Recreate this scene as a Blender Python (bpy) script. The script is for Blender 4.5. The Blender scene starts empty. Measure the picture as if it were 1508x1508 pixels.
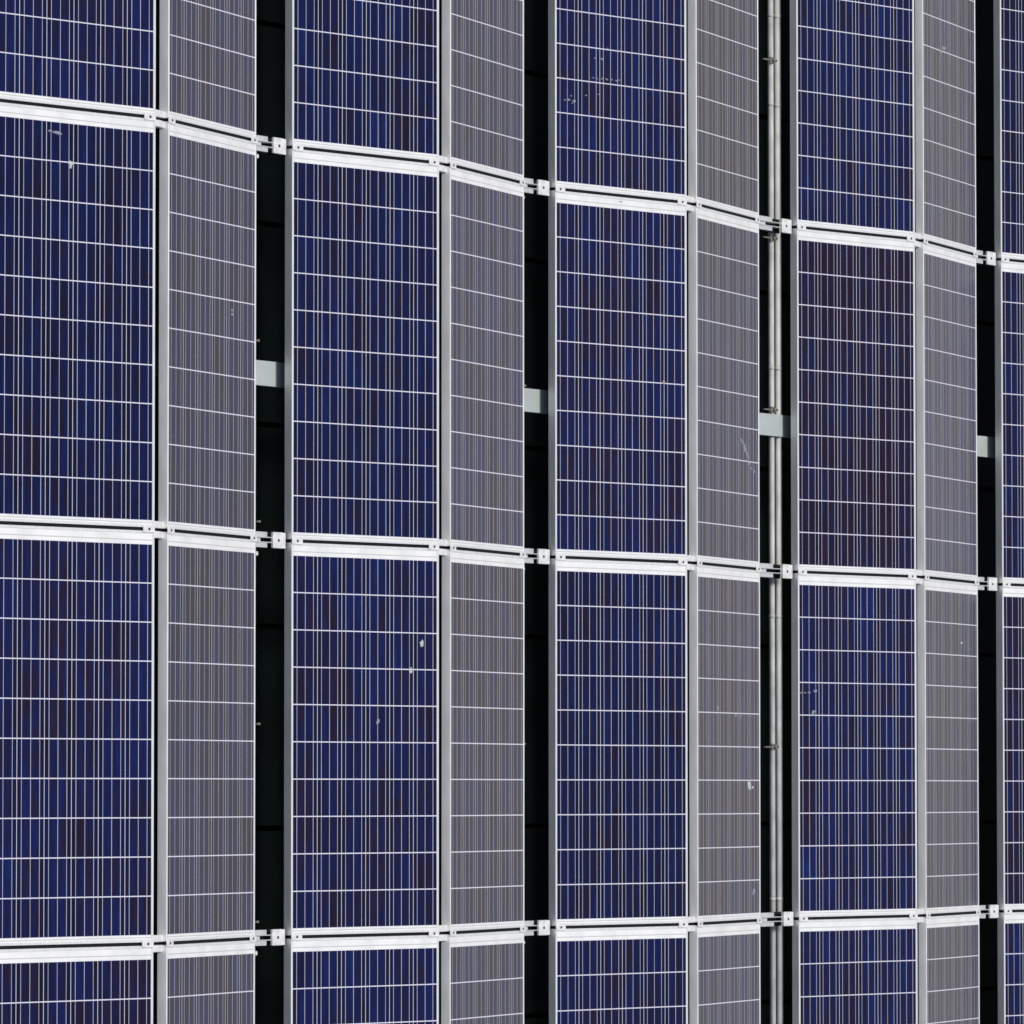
import bpy, bmesh, math, random
from mathutils import Matrix, Vector
random.seed(7)
R = math.radians
S = bpy.context.scene
C = S.collection

# ------------------------------------------------------------------ survey
L = 1.675            # pitch of the modules along the ridge (Y)
SLIT = 0.014
ML = L - SLIT        # module length
W = 0.97104          # module width
TB, TG = 0.18009, 0.16755   # tilt of the blue-looking and grey-looking slopes
G = 0.09945          # ridge gap
P = 2.35514
DX = {1: -0.02773, 2: -0.05617, 3: 0.03156, 4: 0.01135}
FH = 0.041           # frame height
def X0(i): return i * P + DX.get(i, 0.0)
cb, sb, cg, sg = math.cos(TB), math.sin(TB), math.cos(TG), math.sin(TG)
def ridgeL(i): return X0(i) + W * cb
def ridgeR(i): return X0(i) + W * cb + G
def valley(i): return X0(i) + W * cb + G + W * cg
ZR = W * sb
ZV = ZR - W * sg
CAM = Vector((-22.77276, -1.06025, 15.02606)); EL = 0.50751; RX = 0.05705; RZ = -0.00033
F = 10164.4354; CY = 584.72432
d = Vector((math.cos(EL), 0, -math.sin(EL))); up = Vector((0, 1, 0)); r = d.cross(up)
base = Matrix((r, up, -d)).transposed()
RM = base @ Matrix.Rotation(RZ, 3, 'Z') @ Matrix.Rotation(RX, 3, 'X')
def unproj(u, v, z):
    """survey a spot: photo pixel -> point on the level plane z"""
    q = RM @ Vector(((u - 754) / F, -(v - CY) / F, -1))
    k = (z - CAM.z) / q.z
    return CAM + q * k

# ------------------------------------------------------------------ materials
def newmat(name):
    m = bpy.data.materials.new(name); m.use_nodes = True
    nt = m.node_tree
    return m, nt, nt.nodes['Principled BSDF']
def simple(name, col, rough=0.5, metal=0.0, var=0.08, scale=6.0, bump=0.0, streak=(1, 1, 1)):
    m, nt, b = newmat(name)
    tc = nt.nodes.new('ShaderNodeTexCoord'); mp = nt.nodes.new('ShaderNodeMapping')
    mp.inputs['Scale'].default_value = streak
    n = nt.nodes.new('ShaderNodeTexNoise'); n.inputs['Scale'].default_value = scale; n.inputs['Detail'].default_value = 5
    nt.links.new(tc.outputs['Object'], mp.inputs[0]); nt.links.new(mp.outputs[0], n.inputs['Vector'])
    cr = nt.nodes.new('ShaderNodeValToRGB')
    lo = [max(0, c * (1 - var)) for c in col]; hi = [min(1, c * (1 + var)) for c in col]
    cr.color_ramp.elements[0].position = 0.3; cr.color_ramp.elements[1].position = 0.7
    cr.color_ramp.elements[0].color = (*lo, 1); cr.color_ramp.elements[1].color = (*hi, 1)
    nt.links.new(n.outputs['Fac'], cr.inputs[0]); nt.links.new(cr.outputs[0], b.inputs['Base Color'])
    b.inputs['Roughness'].default_value = rough; b.inputs['Metallic'].default_value = metal
    if bump:
        bp = nt.nodes.new('ShaderNodeBump'); bp.inputs['Strength'].default_value = bump; bp.inputs['Distance'].default_value = 0.002
        nt.links.new(n.outputs['Fac'], bp.inputs['Height']); nt.links.new(bp.outputs[0], b.inputs['Normal'])
    return m
M = {}
M['frame'] = simple('anodised_frame', (0.76, 0.77, 0.76), 0.42, 0.2, 0.09, 9, 0.0, (6, .7, 3))
M['steel'] = simple('white_bracket', (0.76, 0.76, 0.74), 0.5, 0.1, 0.16, 28)
M['galv'] = simple('galvanised_channel', (0.66, 0.67, 0.66), 0.42, 0.3, 0.10, 30)
M['bolt'] = simple('bolt_steel', (0.10, 0.10, 0.11), 0.4, 0.7, 0.2, 200)
M['beam'] = simple('painted_beam', (0.42, 0.47, 0.46), 0.55, 0.0, 0.09, 9)
M['pipe'] = simple('conduit_plastic', (0.64, 0.64, 0.60), 0.6, 0.0, 0.16, 25, 0, (1, .4, 1))
M['pipe_worn'] = simple('worn_conduit', (0.50, 0.51, 0.49), 0.6, 0.0, 0.22, 16, 0, (1, .6, 1))
M['clip'] = simple('clip_metal', (0.24, 0.23, 0.19), 0.5, 0.4, 0.25, 120)
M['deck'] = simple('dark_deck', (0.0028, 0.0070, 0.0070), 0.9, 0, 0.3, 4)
M['ground'] = simple('asphalt', (0.055, 0.055, 0.052), 0.9, 0, 0.2, 3)
M['rubber_and_shade'] = simple('black_rubber_and_shade', (0.012, 0.012, 0.012), 0.7, 0, 0.2, 60)  # also the black of the strips that stand for shade in the row joints
M['back'] = simple('backsheet', (0.75, 0.75, 0.76), 0.5, 0, 0.03, 20)

# cell sheet: 6 x 10 polycrystalline cells under glass, drawn in the sheet's own metres
PX, PY = 0.158, 0.158
MX = (W - 6 * PX) / 2
MB = 0.0284 - 0.001          # white margin at the -Y end (frame lip included)
CW = 10 * PY
for q_ in ('deck', 'rubber_and_shade'):
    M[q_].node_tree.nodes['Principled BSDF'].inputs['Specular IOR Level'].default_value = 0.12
def cell_material():
    m, nt, b = newmat('photovoltaic_cells')
    N = nt.nodes; K = nt.links
    def mth(op, a, bb=None, cc=None, clamp=False):
        n = N.new('ShaderNodeMath'); n.operation = op; n.use_clamp = clamp
        for k, v in enumerate((a, bb, cc)):
            if v is None: continue
            if isinstance(v, (int, float)): n.inputs[k].default_value = v
            else: K.new(v, n.inputs[k])
        return n.outputs[0]
    def mix(f, a, bb):
        n = N.new('ShaderNodeMix'); n.data_type = 'RGBA'
        if isinstance(f, (int, float)): n.inputs[0].default_value = f
        else: K.new(f, n.inputs[0])
        for k, v in ((6, a), (7, bb)):
            if isinstance(v, tuple): n.inputs[k].default_value = (*v, 1)
            else: K.new(v, n.inputs[k])
        return n.outputs[2]
    tc = N.new('ShaderNodeTexCoord'); sp = N.new('ShaderNodeSeparateXYZ'); K.new(tc.outputs['Object'], sp.inputs[0])
    oi = N.new('ShaderNodeObjectInfo'); oc = N.new('ShaderNodeSeparateColor'); K.new(oi.outputs['Color'], oc.inputs[0])
    purple, seed, shade = oc.outputs[0], oc.outputs[1], oc.outputs[2]
    u = mth('DIVIDE', mth('SUBTRACT', sp.outputs[0], MX), PX)
    v = mth('DIVIDE', mth('SUBTRACT', sp.outputs[1], MB), PY)
    fu, fv = mth('FRACT', u), mth('FRACT', v)
    # cell gaps (metres)
    gx = mth('GREATER_THAN', mth('ABSOLUTE', mth('SUBTRACT', fu, 0.5)), 0.5 - 0.0027 / 2 / PX)
    gy = mth('GREATER_THAN', mth('ABSOLUTE', mth('SUBTRACT', fv, 0.5)), 0.5 - 0.0042 / 2 / PY)
    out1 = mth('GREATER_THAN', mth('ABSOLUTE', mth('SUBTRACT', v, 5.0)), 5.0)
    out2 = mth('GREATER_THAN', mth('ABSOLUTE', mth('SUBTRACT', u, 3.0)), 3.0)
    gap = mth('MAXIMUM', gx, gy); marg = mth('MAXIMUM', out1, out2)
    s3 = mth('FRACT', mth('MULTIPLY', fu, 3.0))
    bus = mth('LESS_THAN', mth('ABSOLUTE', mth('SUBTRACT', s3, 0.5)), 0.0023 / 2 / (PX / 3))
    # ids: the strips between busbars and the cell row
    strip = mth('FLOOR', mth('ADD', mth('MULTIPLY', u, 3.0), 0.5))
    cell = mth('FLOOR', u)
    row = mth('FLOOR', v)
    def wn(a, bb, k):
        c = N.new('ShaderNodeCombineXYZ'); K.new(a, c.inputs[0]); K.new(bb, c.inputs[1])
        K.new(mth('ADD', mth('MULTIPLY', seed, 91.7), k), c.inputs[2])
        w = N.new('ShaderNodeTexWhiteNoise'); w.noise_dimensions = '3D'; K.new(c.outputs[0], w.inputs[0]); return w.outputs[0]
    w1 = wn(strip, row, 1.3); w2 = wn(cell, row, 5.1); w3 = wn(strip, row, 9.9)
    # crystal streaks: long along Y, narrow across
    def streak(sx, sy, k, det=3):
        c = N.new('ShaderNodeCombineXYZ')
        K.new(mth('MULTIPLY', sp.outputs[0], sx), c.inputs[0])
        K.new(mth('MULTIPLY', sp.outputs[1], sy), c.inputs[1])
        K.new(mth('ADD', mth('MULTIPLY', seed, 37.0), mth('ADD', mth('MULTIPLY', w2, 3.0 if k else 0.0), k)), c.inputs[2])
        n = N.new('ShaderNodeTexNoise'); n.inputs['Scale'].default_value = 1; n.inputs['Detail'].default_value = det
        K.new(c.outputs[0], n.inputs['Vector']); return n.outputs['Fac']
    n1 = streak(95, 5, 4.0); n2 = streak(28, 3.2, 11.0, 2); n3 = streak(6, 1.6, 0, 2); n4 = streak(34, 13, 21.0, 4)
    def rng(x, a, bb):
        n = N.new('ShaderNodeMapRange'); K.new(x, n.inputs[0]); n.inputs[1].default_value = a; n.inputs[2].default_value = bb
        return n.outputs[0]
    t = mth('ADD', mth('ADD', mth('MULTIPLY', w1, 0.13), mth('MULTIPLY', w2, 0.20)),
            mth('ADD', mth('ADD', mth('MULTIPLY', rng(n2, .3, .7), 0.42), mth('MULTIPLY', rng(n4, .3, .7), 0.32)), mth('MULTIPLY', rng(n3, .3, .7), 0.34)))
    t = mth('SUBTRACT', mth('SUBTRACT', t, 0.22), mth('MULTIPLY', purple, 0.52), clamp=True)
    cr = N.new('ShaderNodeValToRGB'); K.new(t, cr.inputs[0]); e = cr.color_ramp.elements
    e[0].position = 0.0; e[0].color = (0.0130, 0.0048, 0.0150, 1)
    e[1].position = 1.0; e[1].color = (0.0050, 0.0160, 0.0880, 1)
    for p_, c_ in ((0.20, (0.0105, 0.0068, 0.0240)), (0.45, (0.0058, 0.0072, 0.0470)), (0.72, (0.0048, 0.0095, 0.0640))):
        x = e.new(p_); x.color = (*c_, 1)
    k = mth('MULTIPLY', mth('ADD', mth('MULTIPLY', rng(n1, .25, .75), 0.8), 0.60), mth('MULTIPLY', mth('ADD', mth('MULTIPLY', w3, 0.2), 0.90), mth('ADD', mth('MULTIPLY', shade, 0.35), 0.83)))
    k = mth('MULTIPLY', k, mth('SUBTRACT', 1.0, mth('MULTIPLY', mth('GREATER_THAN', mth('ABSOLUTE', mth('SUBTRACT', fu, 0.5)), 0.345), 0.30)))
    sc = N.new('ShaderNodeVectorMath'); sc.operation = 'SCALE'; K.new(cr.outputs[0], sc.inputs[0]); K.new(k, sc.inputs['Scale'])
    # busbars: tinned ribbon, slightly different from strip to strip
    bl = mix(w3, (0.46, 0.47, 0.64), (0.72, 0.72, 0.88))
    col = mix(bus, sc.outputs[0], bl)
    col = mix(gap, col, (0.72, 0.71, 0.80))
    nd = streak(9, 7, 0, 6)
    # string ribbons crossing the white margins
    rb = mth('MAXIMUM', mth('LESS_THAN', mth('ABSOLUTE', mth('SUBTRACT', v, -0.055)), 0.012), mth('LESS_THAN', mth('ABSOLUTE', mth('SUBTRACT', v, 10.10)), 0.014))
    mc = mix(mth('MULTIPLY', rb, mth('SUBTRACT', 1.0, out2)), mix(mth('MULTIPLY', rng(nd, .35, .6), 1.0), (0.72, 0.73, 0.71), (0.83, 0.83, 0.81)), (0.52, 0.53, 0.54))
    col = mix(marg, col, mc)
    K.new(col, b.inputs['Base Color'])
    b.inputs['IOR'].default_value = 1.42
    # glass: slightly dusty, rolled surface
    K.new(mth('ADD', mth('MULTIPLY', nd, 0.14), 0.05), b.inputs['Roughness'])
    return m
M['cells'] = cell_material()

def blotch(name, col, alpha):
    m, nt, b = newmat(name)
    b.inputs['Base Color'].default_value = (*col, 1); b.inputs['Roughness'].default_value = 0.8
    b.inputs['Alpha'].default_value = alpha
    return m
M['dropping'] = blotch('dropping_white', (0.50, 0.55, 0.54), 0.92)
M['faint'] = blotch('dropping_smear', (0.42, 0.43, 0.52), 0.55)
M['olive'] = blotch('dropping_olive', (0.40, 0.42, 0.30), 0.7)

# ------------------------------------------------------------------ mesh helpers
def box(bm, x0, x1, y0, y1, z0, z1):
    v = [bm.verts.new((x, y, z)) for x in (x0, x1) for y in (y0, y1) for z in (z0, z1)]
    for f in ((0, 1, 3, 2), (4, 6, 7, 5), (0, 4, 5, 1), (2, 3, 7, 6), (0, 2, 6, 4), (1, 5, 7, 3)):
        bm.faces.new([v[i] for i in f])
def prism_xz(bm, pts, y0, y1):
    a = [bm.verts.new((x, y0, z)) for x, z in pts]; b = [bm.verts.new((x, y1, z)) for x, z in pts]
    n = len(pts)
    bm.faces.new(a); bm.faces.new(b[::-1])
    for i in range(n): bm.faces.new((a[i], b[i], b[(i + 1) % n], a[(i + 1) % n]))
def cyl(bm, c, rad, h, axis='Z', seg=12):
    ring = []
    for s in (0, 1):
        rr = []
        for k in range(seg):
            a = 2 * math.pi * k / seg; ca, sa = rad * math.cos(a), rad * math.sin(a)
            if axis == 'Z': p = (c[0] + ca, c[1] + sa, c[2] + s * h)
            elif axis == 'Y': p = (c[0] + ca, c[1] + s * h, c[2] + sa)
            else: p = (c[0] + s * h, c[1] + ca, c[2] + sa)
            rr.append(bm.verts.new(p))
        ring.append(rr)
    bm.faces.new(ring[0][::-1]); bm.faces.new(ring[1])
    for k in range(seg): bm.faces.new((ring[0][k], ring[0][(k + 1) % seg], ring[1][(k + 1) % seg], ring[1][k]))
def build(name, bm, mat, parent=None, bevel=0.0, smooth=False):
    bmesh.ops.recalc_face_normals(bm, faces=bm.faces)
    if bevel:
        bmesh.ops.bevel(bm, geom=list(bm.edges), offset=bevel, segments=1, affect='EDGES', profile=0.5)
    me = bpy.data.meshes.new(name); bm.to_mesh(me); bm.free()
    me.materials.append(mat)
    if smooth:
        for p_ in me.polygons: p_.use_smooth = len(p_.vertices) == 4
    o = bpy.data.objects.new(name, me); C.objects.link(o)
    if parent: o.parent = parent
    return o
def thing(name, label, cat, group=None):
    o = bpy.data.objects.new(name, None); C.objects.link(o); o.empty_display_size = 0.1
    o['label'] = label; o['category'] = cat
    if group: o['group'] = group
    return o
def tag(o, label, cat, group=None, kind=None):
    o['label'] = label
    if kind: o['kind'] = kind
    if cat: o['category'] = cat
    if group: o['group'] = group
def dup(src, label):
    n = src.copy(); C.objects.link(n); n['label'] = label
    for ch in list(src.children):
        c = ch.copy(); C.objects.link(c); c.parent = n
        for g_ in list(ch.children):
            q = g_.copy(); C.objects.link(q); q.parent = c
    return n

# ------------------------------------------------------------------ wording
ORD = ['leftmost', 'second', 'third', 'fourth', 'fifth']
ROWW = {-1: 'beyond top edge', 0: 'cut by top edge', 1: 'upper full row', 2: 'lower full row', 3: 'cut by bottom edge', 4: 'beyond bottom edge'}
SEAMW = {0: 'upper row joint', 1: 'middle row joint', 2: 'lower row joint'}
def colword(i, kind):
    if i < 0: return f'{kind} column beyond left edge'
    if kind == 'grey' and i == 4: return 'grey column beyond right edge'
    if i == 5: return f'{kind} column farther beyond right edge'
    if kind == 'blue' and i == 4: return 'blue column at right edge'
    return f'{ORD[i]} {kind} column' + (' from left' if i else '')

# ------------------------------------------------------------------ solar panel
def make_panel():
    t = thing('solar_panel', 'x', 'solar panel', 'solar panels on the pleated rack')
    bm = bmesh.new(); lip = 0.0115
    for (x0, x1, y0, y1) in ((0, lip, 0, ML), (W - lip, W, 0, ML), (lip, W - lip, 0, lip), (lip, W - lip, ML - lip, ML)):
        box(bm, x0, x1, y0, y1, -FH, 0)
    build('frame', bm, M['frame'], t, bevel=0.0008)
    bm = bmesh.new(); box(bm, lip, W - lip, lip, ML - lip, -0.007, -0.0018)
    build('cell_sheet', bm, M['cells'], t)
    bm = bmesh.new(); box(bm, W / 2 - .06, W / 2 + .06, ML - .2, ML - .09, -0.030, -0.0072)
    build('junction_box', bm, M['rubber_and_shade'], t, bevel=0.002)
    return t
proto = make_panel()
first = True
panels = {}
SPECIAL = {
 ('b', 0, 1): 'blue solar panel with one bright white dropping near its top, leftmost blue column',
 ('b', 1, 2): 'blue solar panel with two white splashes near its right edge, second blue column',
 ('b', 3, 1): 'darkest, most purple of the blue solar panels, fourth blue column, upper full row',
 ('b', 3, 2): 'blue solar panel with thin pale streak at its left edge, below the purple panel',
 ('b', 2, 0): 'blue solar panel with faint pale scuffs, third blue column, cut by top edge',
 ('b', 2, 1): 'blue solar panel with one small pale speck, third blue column, upper full row',
 ('g', 2, 1): 'grey solar panel with long curved pale smear, beside the conduits',
 ('g', 2, 2): 'grey solar panel with two pale splashes near its right edge beside the conduits',
 ('g', 3, 2): 'grey solar panel with one tiny white speck, fourth grey column, lower full row',
 ('g', 3, 0): 'grey solar panel with a faint olive stain, fourth grey column, cut by the top edge',
 ('g', 0, 1): 'grey solar panel with two tiny yellowish specks near its right edge, leftmost grey column',
}
PUR = {(3, 1): 0.72, (1, 1): 0.05, (2, 1): 0.22, (4, 1): 0.25, (3, 0): 0.1, (4, 0): 0.4, (4, 2): 0.45, (3, 2): 0.15, (0, 1): 0.1, (2, 2): 0.15, (2, 0): 0.1}
for i in range(-1, 6):
    for j in range(-1, 5):
        for k in 'bg':
            if k == 'b' and i == -1: continue
            word = 'blue' if k == 'b' else 'grey'
            lab = SPECIAL.get((k, i, j)) or f'{word} solar panel, {colword(i, word)}, {ROWW[j]}'
            if first: o = proto; o['label'] = lab; first = False
            else: o = dup(proto, lab)
            y = (1 - j) * L + SLIT / 2
            jit = random.uniform(-1, 1) * R(0.10)
            if k == 'b':
                o.location = (X0(i), y, 0); o.rotation_euler = (0, -TB + jit * .2, 0)
            else:
                o.location = (ridgeR(i), y, ZR); o.rotation_euler = (random.uniform(-1, 1) * R(.05), TG + jit * .2, 0)
            pu = PUR.get((i, j), random.uniform(0, 0.25)) if k == 'b' else random.uniform(0.0, 0.5)
            for ch in o.children:
                if ch.name.startswith('cell_sheet'): ch.color = (pu, random.random(), random.random(), 1)
            panels[(k, i, j)] = o

# ------------------------------------------------------------------ marks on the glass
def on_panel(k, i, j, u, v):
    """photo pixel -> the panel's own metres"""
    q = RM @ Vector(((u - 754) / F, -(v - CY) / F, -1))
    o = panels[(k, i, j)]
    mw = Matrix.Translation(o.location) @ o.rotation_euler.to_matrix().to_4x4()
    inv = mw.inverted(); a = inv @ CAM; b_ = inv.to_3x3() @ q
    s = (0.0 - a.z) / b_.z
    return a.x + b_.x * s, a.y + b_.y * s
def splat(name, k, i, j, pts, rx, ry, mat, seed=0):
    rnd = random.Random(seed); bm = bmesh.new()
    for (u, v, s) in pts:
        x, y = on_panel(k, i, j, u, v)
        n = 14; ph = [rnd.uniform(.35, 1.45) for _ in range(n)]
        c = bm.verts.new((x, y, 0.0016)); ring = []; foot = []
        for q in range(n):
            a = 2 * math.pi * q / n; rr = (ph[q] + ph[(q + 1) % n]) / 2 * s
            ring.append(bm.verts.new((x + rx * .7 * rr * math.cos(a), y + ry * .7 * rr * math.sin(a), 0.0010)))
            foot.append(bm.verts.new((x + rx * rr * math.cos(a), y + ry * rr * math.sin(a), -0.0016)))
        for q in range(n):
            bm.faces.new((c, ring[q], ring[(q + 1) % n]))
            bm.faces.new((ring[q], foot[q], foot[(q + 1) % n], ring[(q + 1) % n]))
    o = build(name, bm, mat, panels[(k, i, j)])
    return o
splat('bird_dropping', 'b', 0, 1, [(104.5, 242, 1)], .016, .017, M['dropping'], 1)
splat('smear', 'b', 0, 1, [(75, 193, .8), (81, 194.5, 1), (88, 196, 1)], .020, .006, M['faint'], 2)
splat('bird_dropping', 'b', 1, 2, [(621.5, 947, 1)], .016, .015, M['dropping'], 3)
splat('bird_dropping', 'b', 1, 2, [(606, 989, .9), (605, 985, .5)], .013, .014, M['dropping'], 4)
splat('smear', 'b', 1, 2, [(557, 1063, 1)], .011, .011, M['faint'], 5)
splat('speck', 'b', 2, 1, [(978, 562.5, 1)], .009, .010, M['olive'], 6)
splat('smear', 'b', 2, 0, [(886.5, 87, 1.2), (877, 86, .7), (832, 147, .8), (838, 147, 1), (846, 149, 1), (863, 141, .7), (882, 139, .5), (868, 114, .5), (874, 115, .6), (880, 115.5, .7), (887, 116, .8), (894, 117, .8), (901, 118, .7), (908, 119.5, .7), (912, 118, .5), (841, 141, .6), (843, 152, .5), (895, 71, .5), (866, 122, .4)], .013, .006, M['faint'], 7)
splat('smear', 'g', 2, 1, [(1092, 648, .8), (1094, 652, .9), (1096.5, 657, 1), (1098, 662, 1), (1100, 668, 1), (1102, 674, .9), (1103.5, 682, .9), (1107, 690, .7), (1111, 695, .7)], .016, .012, M['faint'], 8)
splat('bird_dropping', 'g', 2, 2, [(1104, 1155.5, 1), (1104.5, 1160, .7), (1109, 1160, .5)], .030, .019, M['dropping'], 9)
splat('smear', 'g', 2, 2, [(1057.5, 1043, 1), (1084, 1053, .8), (1091, 1055, .8), (1111, 1313, 1.5), (1109, 1316, 1)], .014, .009, M['faint'], 10)
splat('speck', 'g', 3, 2, [(1416.5, 947, 1)], .018, .008, M['dropping'], 11)
splat('stain', 'g', 3, 0, [(1391, 71, 1.3), (1386, 76, .8)], .024, .010, M['olive'], 12)
splat('speck', 'g', 0, 1, [(342, 457, 1), (343, 463, .8)], .014, .007, M['olive'], 13)
splat('smear', 'b', 3, 2, [(1180, 1020.5, .9), (1186, 1020.3, .9), (1192, 1020, .9), (1201, 1018, 1.7), (1199, 1048, 1.6), (1197, 1051, .9)], .014, .005, M['faint'], 14)
splat('smear', 'b', 2, 1, [(915, 297, .6)], .020, .006, M['olive'], 15)

# ------------------------------------------------------------------ clamps on the row joints
def make_clamp():
    t = thing('panel_clamp', 'x', 'clamp', 'clamps holding the panel ends')
    bm = bmesh.new(); box(bm, -.034, .034, -.0135, .0135, 0.0006, 0.0046)
    build('plate', bm, M['steel'], t, bevel=.0008)
    bm = bmesh.new(); cyl(bm, (0, 0, 0.0047), 0.0058, 0.002, seg=8)
    build('bolt', bm, M['bolt'], t)
    bm = bmesh.new(); box(bm, -.008, .008, -.0045, .0045, -.0088, 0.0005)
    build('shank', bm, M['galv'], t)
    return t
cproto = make_clamp(); first = True
for j in range(0, 3):
    ys = (1 - j) * L
    for i in range(0, 5):
        spots = [('b', .033, 'lower left end of the panel'), ('b', W - .037, 'ridge end of the panel'), ('g', .030, 'ridge end of the panel'), ('g', W - .028, 'valley end of the panel')]
        for n, (k, x, w_) in enumerate(spots):
            if (k, i) == ('b', 0) and n == 0: continue       # left of the picture
            if i == 4 and n > 0: continue
            word = 'blue' if k == 'b' else 'grey'
            edge = 'left' if n in (0, 2) else 'right'
            lab = f'small white clamp, {edge} edge of {colword(i, word)}, {SEAMW[j]}'
            if first: o = cproto; o['label'] = lab; first = False
            else: o = dup(cproto, lab)
            if k == 'b': o.location = (X0(i) + x * cb, ys, x * sb); o.rotation_euler = (0, -TB, 0)
            else: o.location = (ridgeR(i) + x * cg, ys, ZR - x * sg); o.rotation_euler = (0, TG, 0)

# ------------------------------------------------------------------ black strips added for the shade in the joints between panel ends
def make_joint_shade():
    t = thing('joint_shade_strip', 'x', 'shade strip', 'black strips standing for shade in the row joints')
    bm = bmesh.new(); box(bm, .004, W - .004, -SLIT / 2 + .0002, SLIT / 2 - .0002, -.040, -.009); build('strip', bm, M['rubber_and_shade'], t)  # fills the slit with black in place of its shade
    bm = bmesh.new(); box(bm, .08, W - .08, -.0025, .0025, -.0089, -.0070); build('shade_rib', bm, M['rubber_and_shade'], t)
    return t
sp_ = make_joint_shade(); first = True
for j in range(3):
    for i in range(5):
        for k in 'bg':
            if (i, k) == (4, 'g'): continue
            word = 'blue' if k == 'b' else 'grey'
            lab = f'thin black shade strip across {colword(i, word)}, {SEAMW[j]}'
            if first: o = sp_; o['label'] = lab; first = False
            else: o = dup(sp_, lab)
            if k == 'b': o.location = (X0(i), (1 - j) * L, 0); o.rotation_euler = (0, -TB, 0)
            else: o.location = (ridgeR(i), (1 - j) * L, ZR); o.rotation_euler = (0, TG, 0)

# ------------------------------------------------------------------ ridge brackets, valley channels and blocks, rails
def make_ridge():
    t = thing('ridge_bracket', 'x', 'bracket', 'brackets bridging the ridge gap')
    for s in (1, -1):
        bm = bmesh.new(); y0, y1 = sorted((s * .0065, s * .034))
        prism_xz(bm, [(0.0008, -0.004), (0.036, -0.004), (0.097, -0.018), (0.097, -0.040), (0.0008, -0.040)], y0, y1)
        build('flange', bm, M['steel'], t, bevel=.001)
    bm = bmesh.new(); box(bm, .004, .094, -.0062, .0062, -.06, -.035); build('web', bm, M['rubber_and_shade'], t)
    return t
rp = make_ridge(); first = True
for j in range(3):
    for i in range(4):
        lab = f'white bracket at ridge right of {colword(i, "blue")}, {SEAMW[j]}'
        if first: o = rp; o['label'] = lab; first = False
        else: o = dup(rp, lab)
        o.location = (ridgeL(i), (1 - j) * L, ZR)

def make_channel():
    """slotted channel that carries the grey slope and runs out into the valley; origin = grey lower edge"""
    t = thing('mounting_channel', 'x', 'channel', 'slotted channels in the valleys')
    for s in (1, -1):
        bm = bmesh.new(); y0, y1 = sorted((s * .0125, s * .033))
        box(bm, -.20, .175, y0, y1, -.047, -.0435); build('flange', bm, M['galv'], t, bevel=.0008)
        bm = bmesh.new(); y0, y1 = sorted((s * .0085, s * .0122))
        box(bm, -.20, .25, y0, y1, -.080, -.0405); build('wall', bm, M['galv'], t, bevel=.0006)
    bm = bmesh.new(); box(bm, -.02, .128, -.0080, .0080, -.060, -.050); build('slot_plate', bm, M['galv'], t)
    bm = bmesh.new(); box(bm, -.20, .29, -.034, .034, -.088, -.081); build('base', bm, M['rubber_and_shade'], t)
    return t
def make_block():
    t = thing('valley_block', 'x', 'bracket', 'white blocks at the foot of the blue panels')
    bm = bmesh.new(); box(bm, 0, .078, -.034, .034, -.0345, -.0215); build('cap', bm, M['steel'], t, bevel=.002)
    bm = bmesh.new(); box(bm, .079, .105, -.033, .033, -.0400, -.0250); build('lip', bm, M['steel'], t, bevel=.001)
    bm = bmesh.new(); cyl(bm, (.040, 0, -.0213), .0068, .003, seg=6); build('bolt', bm, M['bolt'], t)
    return t
chp, blp = make_channel(), make_block(); first = True
GAPW = ['first dark gap from left', 'second dark gap from left', 'third dark gap with conduits', 'dark gap at right edge']
for j in range(3):
    for i in range(4):
        ys = (1 - j) * L
        l1 = f'slotted grey channel crossing the {GAPW[i]}, {SEAMW[j]}'
        l2 = f'white block with a dark bolt in the {GAPW[i]}, {SEAMW[j]}'
        if first: a, b_ = chp, blp; a['label'] = l1; b_['label'] = l2; first = False
        else: a, b_ = dup(chp, l1), dup(blp, l2)
        gw = X0(i + 1) - valley(i)
        a.location = (valley(i), ys, ZV)
        a.scale.x = gw / .33
        b_.location = (X0(i + 1) - .113, ys, 0)

# ------------------------------------------------------------------ bolts hanging below the channels
def make_nut():
    t = thing('hanging_bolt', 'x', 'bolt', 'bolts under the grey panel edges')
    bm = bmesh.new(); box(bm, -.012, .022, -.020, .020, -.006, .006); build('tab', bm, M['clip'], t, bevel=.001)
    bm = bmesh.new(); cyl(bm, (.010, -.002, .0062), .010, .012, seg=6); build('nut', bm, M['pipe'], t)
    return t
nutp = make_nut(); first = True
for (i, j) in ((0, 0), (0, 1), (0, 2), (1, 0), (1, 1), (1, 2)):
    lab = f'small beige bolt in {GAPW[i]}, just below {SEAMW[j]}'
    if first: o = nutp; o['label'] = lab; first = False
    else: o = dup(nutp, lab)
    o.location = (valley(i) + .022, (1 - j) * L - .060, ZV - .030)
    if i == 1: o.scale = (.75, .75, .75)
def make_tie():
    t = thing('cable_tie', 'x', 'cable tie', 'tiny cable ties peeping out under the grey panels')
    bm = bmesh.new(); box(bm, -.01, .010, -.003, .003, -.003, .003); build('strap', bm, M['clip'], t)
    bm = bmesh.new(); box(bm, .010, .018, -.005, .005, -.005, .005); build('head', bm, M['clip'], t, bevel=.001)
    return t
tp = make_tie(); first = True
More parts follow.
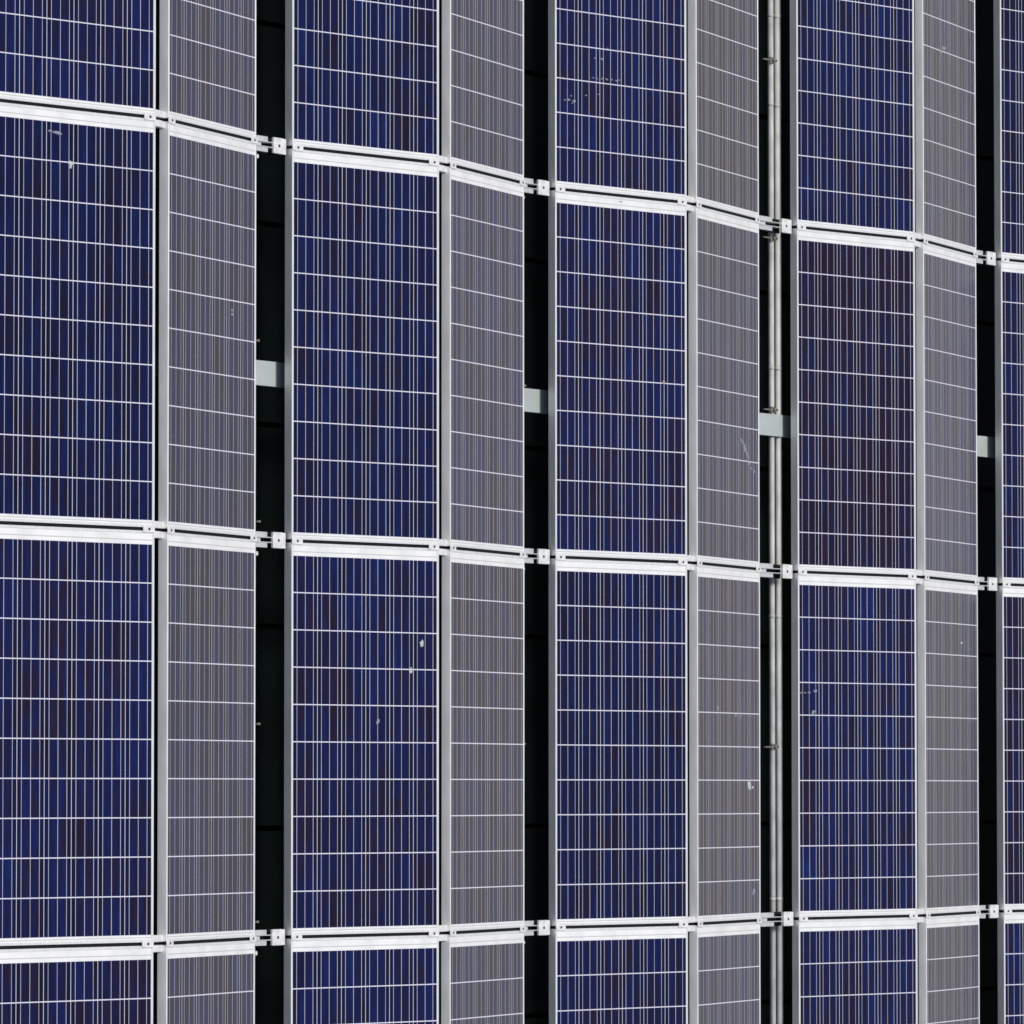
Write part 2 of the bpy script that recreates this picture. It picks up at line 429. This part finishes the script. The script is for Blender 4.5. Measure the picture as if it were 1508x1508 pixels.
for (i, u, v, w_) in ((0, 381, 501.5, 'above the pale beam'), (0, 382.5, 768, 'just above middle row joint'), (0, 382, 1066, 'between middle and lower row joints'),
                      (0, 380, 1357.5, 'just above lower row joint'), (1, 773.5, 568, 'at upper corner of the pale beam'), (1, 773, 1095.5, 'between middle and lower row joints')):
    lab = f'pale cable tie in {GAPW[i]}, {w_}'
    if first: o = tp; o['label'] = lab; first = False
    else: o = dup(tp, lab)
    p_ = unproj(u, v, ZV - .030); o.location = (p_.x - .018, p_.y, ZV - .030)

# ------------------------------------------------------------------ beam under the valleys
ZB = -0.091
pa = unproj(395, 530.3, ZB); pb = unproj(395, 566.3, ZB); pc = unproj(1448, 643.6, ZB); pd = unproj(1448, 674.6, ZB)
yt = (pa.y + pc.y) / 2; yb = (pb.y + pd.y) / 2
bt = thing('support_beam', 'pale grey beam crossing under all the dark gaps in the upper full row', 'beam')
xa, xb = -2.2, X0(5) + 3
for nm, (y0, y1, z0, z1) in (('top_plate', (yb, yt, ZB - .008, ZB)), ('near_lip', (yb, yb + .004, ZB - .011, ZB - .008)), ('far_lip', (yt - .004, yt, ZB - .011, ZB - .008))):
    bm = bmesh.new(); box(bm, xa, xb, y0, y1, z0, z1); build(nm, bm, M['beam'], bt, bevel=.001)
print('beam y', yb, yt, [round(q.y, 3) for q in (pa, pb, pc, pd)])

# ------------------------------------------------------------------ conduits in the third gap
ZC = -0.093
p0 = unproj(1144, 700, ZC); p1 = unproj(1153, 700, ZC)
def conduit(x, rad, z, label, mat='pipe'):
    t = thing('conduit_pipe', label, 'conduit', 'conduits in the third dark gap')
    y0, y1 = -2.3 * L, 2.3 * L
    bm = bmesh.new(); cyl(bm, (x, y0, z), rad, y1 - y0, 'Y', 24); build('tube', bm, M[mat], t, smooth=True)
    bm = bmesh.new()
    for y in (unproj(1138, 26, z).y, unproj(1138, 157, z).y, unproj(1138, 545, z).y, unproj(1138, 910, z).y, unproj(1138, 1327, z).y):
        cyl(bm, (x, y, z), rad + .0009, .018, 'Y', 24)
    build('coupling', bm, M[mat], t, smooth=True)
    return t
conduit(p0.x - .001, .0145, ZC - .0285, 'thinner left conduit of the pair running up the third dark gap', 'pipe_worn')
conduit(p1.x + .004, .0185, ZC - .0285, 'thicker right conduit of the pair running up the third dark gap')
def make_pclip():
    t = thing('pipe_clip', 'x', 'clip', 'clips along the conduits')
    bm = bmesh.new(); box(bm, -.11, -.03, -.003, .003, -.004, .004); build('rod', bm, M['clip'], t)
    bm = bmesh.new(); box(bm, -.035, .002, -.016, .016, -.006, .004); cyl(bm, (-.014, 0, .004), .011, .012, 'Z', 8); build('saddle', bm, M['clip'], t, bevel=.001)
    bm = bmesh.new(); cyl(bm, (.012, 0, .002), .006, .010, 'Z', 8); build('screw', bm, M['bolt'], t)
    return t
pcp = make_pclip(); first = True
for v, w_ in ((88, 'near the top edge of the picture'), (350, 'just below the upper row joint'), (603, 'just above the pale beam'), (1100, 'between middle and lower row joints')):
    lab = f'small clip on the left side of the conduits, {w_}'
    if first: o = pcp; o['label'] = lab; first = False
    else: o = dup(pcp, lab)
    o.location = (p0.x - .034, unproj(1132, v, ZC + .004).y, ZC + .004)

# ------------------------------------------------------------------ dark deck below and the ground
ZD = -0.85
ds = [unproj(395, v, ZD).y for v in (35, 335, 631, 925, 1220)]
print('deck joints', [round(q, 3) for q in ds])
pit = (ds[0] - ds[-1]) / 4
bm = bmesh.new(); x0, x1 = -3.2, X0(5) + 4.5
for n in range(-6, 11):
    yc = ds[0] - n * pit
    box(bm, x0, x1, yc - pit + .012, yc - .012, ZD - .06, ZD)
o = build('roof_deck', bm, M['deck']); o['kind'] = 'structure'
bm = bmesh.new(); box(bm, x0, x1, ds[0] - 11 * pit, ds[0] + 6 * pit, ZD - .14, ZD - .10)
o = build('under_deck', bm, M['rubber_and_shade']); o['kind'] = 'structure'
bm = bmesh.new(); q = 600
bm.faces.new([bm.verts.new(p_) for p_ in ((-q, -q, -4.2), (q, -q, -4.2), (q, q, -4.2), (-q, q, -4.2))])
o = build('ground', bm, M['ground']); o['kind'] = 'structure'

# ------------------------------------------------------------------ light
SUN_EL, SUN_AZ = math.asin(.93), math.atan2(.30, -.21)      # from the camera's side, high
sd = Vector((math.cos(SUN_EL) * math.cos(SUN_AZ), math.cos(SUN_EL) * math.sin(SUN_AZ), math.sin(SUN_EL)))
sl = bpy.data.lights.new('sun', 'SUN'); sl.energy = 3.0; sl.angle = R(12); sl.color = (1.0, 0.955, 0.89)
so = bpy.data.objects.new('sun', sl); C.objects.link(so); so.rotation_euler = sd.to_track_quat('Z', 'Y').to_euler()
w = bpy.data.worlds.new('World'); S.world = w; w.use_nodes = True
nt = w.node_tree; sky = nt.nodes.new('ShaderNodeTexSky'); sky.sky_type = 'NISHITA'; sky.sun_disc = False
sky.sun_elevation = SUN_EL; sky.sun_rotation = math.pi / 2 - SUN_AZ
sky.air_density = 1.0; sky.dust_density = 1.8; sky.ozone_density = 1.0
bg = nt.nodes['Background']; bg.inputs[1].default_value = 0.10
# a bank of pale haze and cloud standing low above the horizon
tcw = nt.nodes.new('ShaderNodeTexCoord'); sx = nt.nodes.new('ShaderNodeSeparateXYZ'); nt.links.new(tcw.outputs['Generated'], sx.inputs[0])
mr = nt.nodes.new('ShaderNodeMapRange'); nt.links.new(sx.outputs[2], mr.inputs[0])
mr.inputs[1].default_value = 0.18; mr.inputs[2].default_value = 0.38; mr.inputs[3].default_value = 1.0; mr.inputs[4].default_value = 0.0
mr.interpolation_type = 'SMOOTHSTEP'
nz = nt.nodes.new('ShaderNodeTexNoise'); nz.inputs['Scale'].default_value = 2.5; nz.inputs['Detail'].default_value = 4; nt.links.new(tcw.outputs['Generated'], nz.inputs['Vector'])
nr = nt.nodes.new('ShaderNodeMapRange'); nt.links.new(nz.outputs['Fac'], nr.inputs[0]); nr.inputs[3].default_value = 0.60; nr.inputs[4].default_value = 1.15
mm = nt.nodes.new('ShaderNodeMath'); mm.operation = 'MULTIPLY'; mm.use_clamp = True; nt.links.new(mr.outputs[0], mm.inputs[0]); nt.links.new(nr.outputs[0], mm.inputs[1])
mx = nt.nodes.new('ShaderNodeMix'); mx.data_type = 'RGBA'; nt.links.new(mm.outputs[0], mx.inputs[0]); nt.links.new(sky.outputs[0], mx.inputs[6])
mx.inputs[7].default_value = (6.6, 6.3, 5.95, 1); nt.links.new(mx.outputs[2], bg.inputs[0])

# ------------------------------------------------------------------ camera
cd = bpy.data.cameras.new('camera'); co = bpy.data.objects.new('camera', cd); C.objects.link(co)
cd.sensor_width = 36; cd.lens = F / 1508 * 36; cd.shift_y = (CY - 754) / 1508
cd.clip_start = 1; cd.clip_end = 2000
co.matrix_world = Matrix.Translation(CAM) @ RM.to_4x4()
S.camera = co
S.cycles.filter_width = 1.6
S.view_settings.view_transform = 'Standard'; S.view_settings.look = 'None'
S.view_settings.exposure = -0.1; S.view_settings.gamma = 1
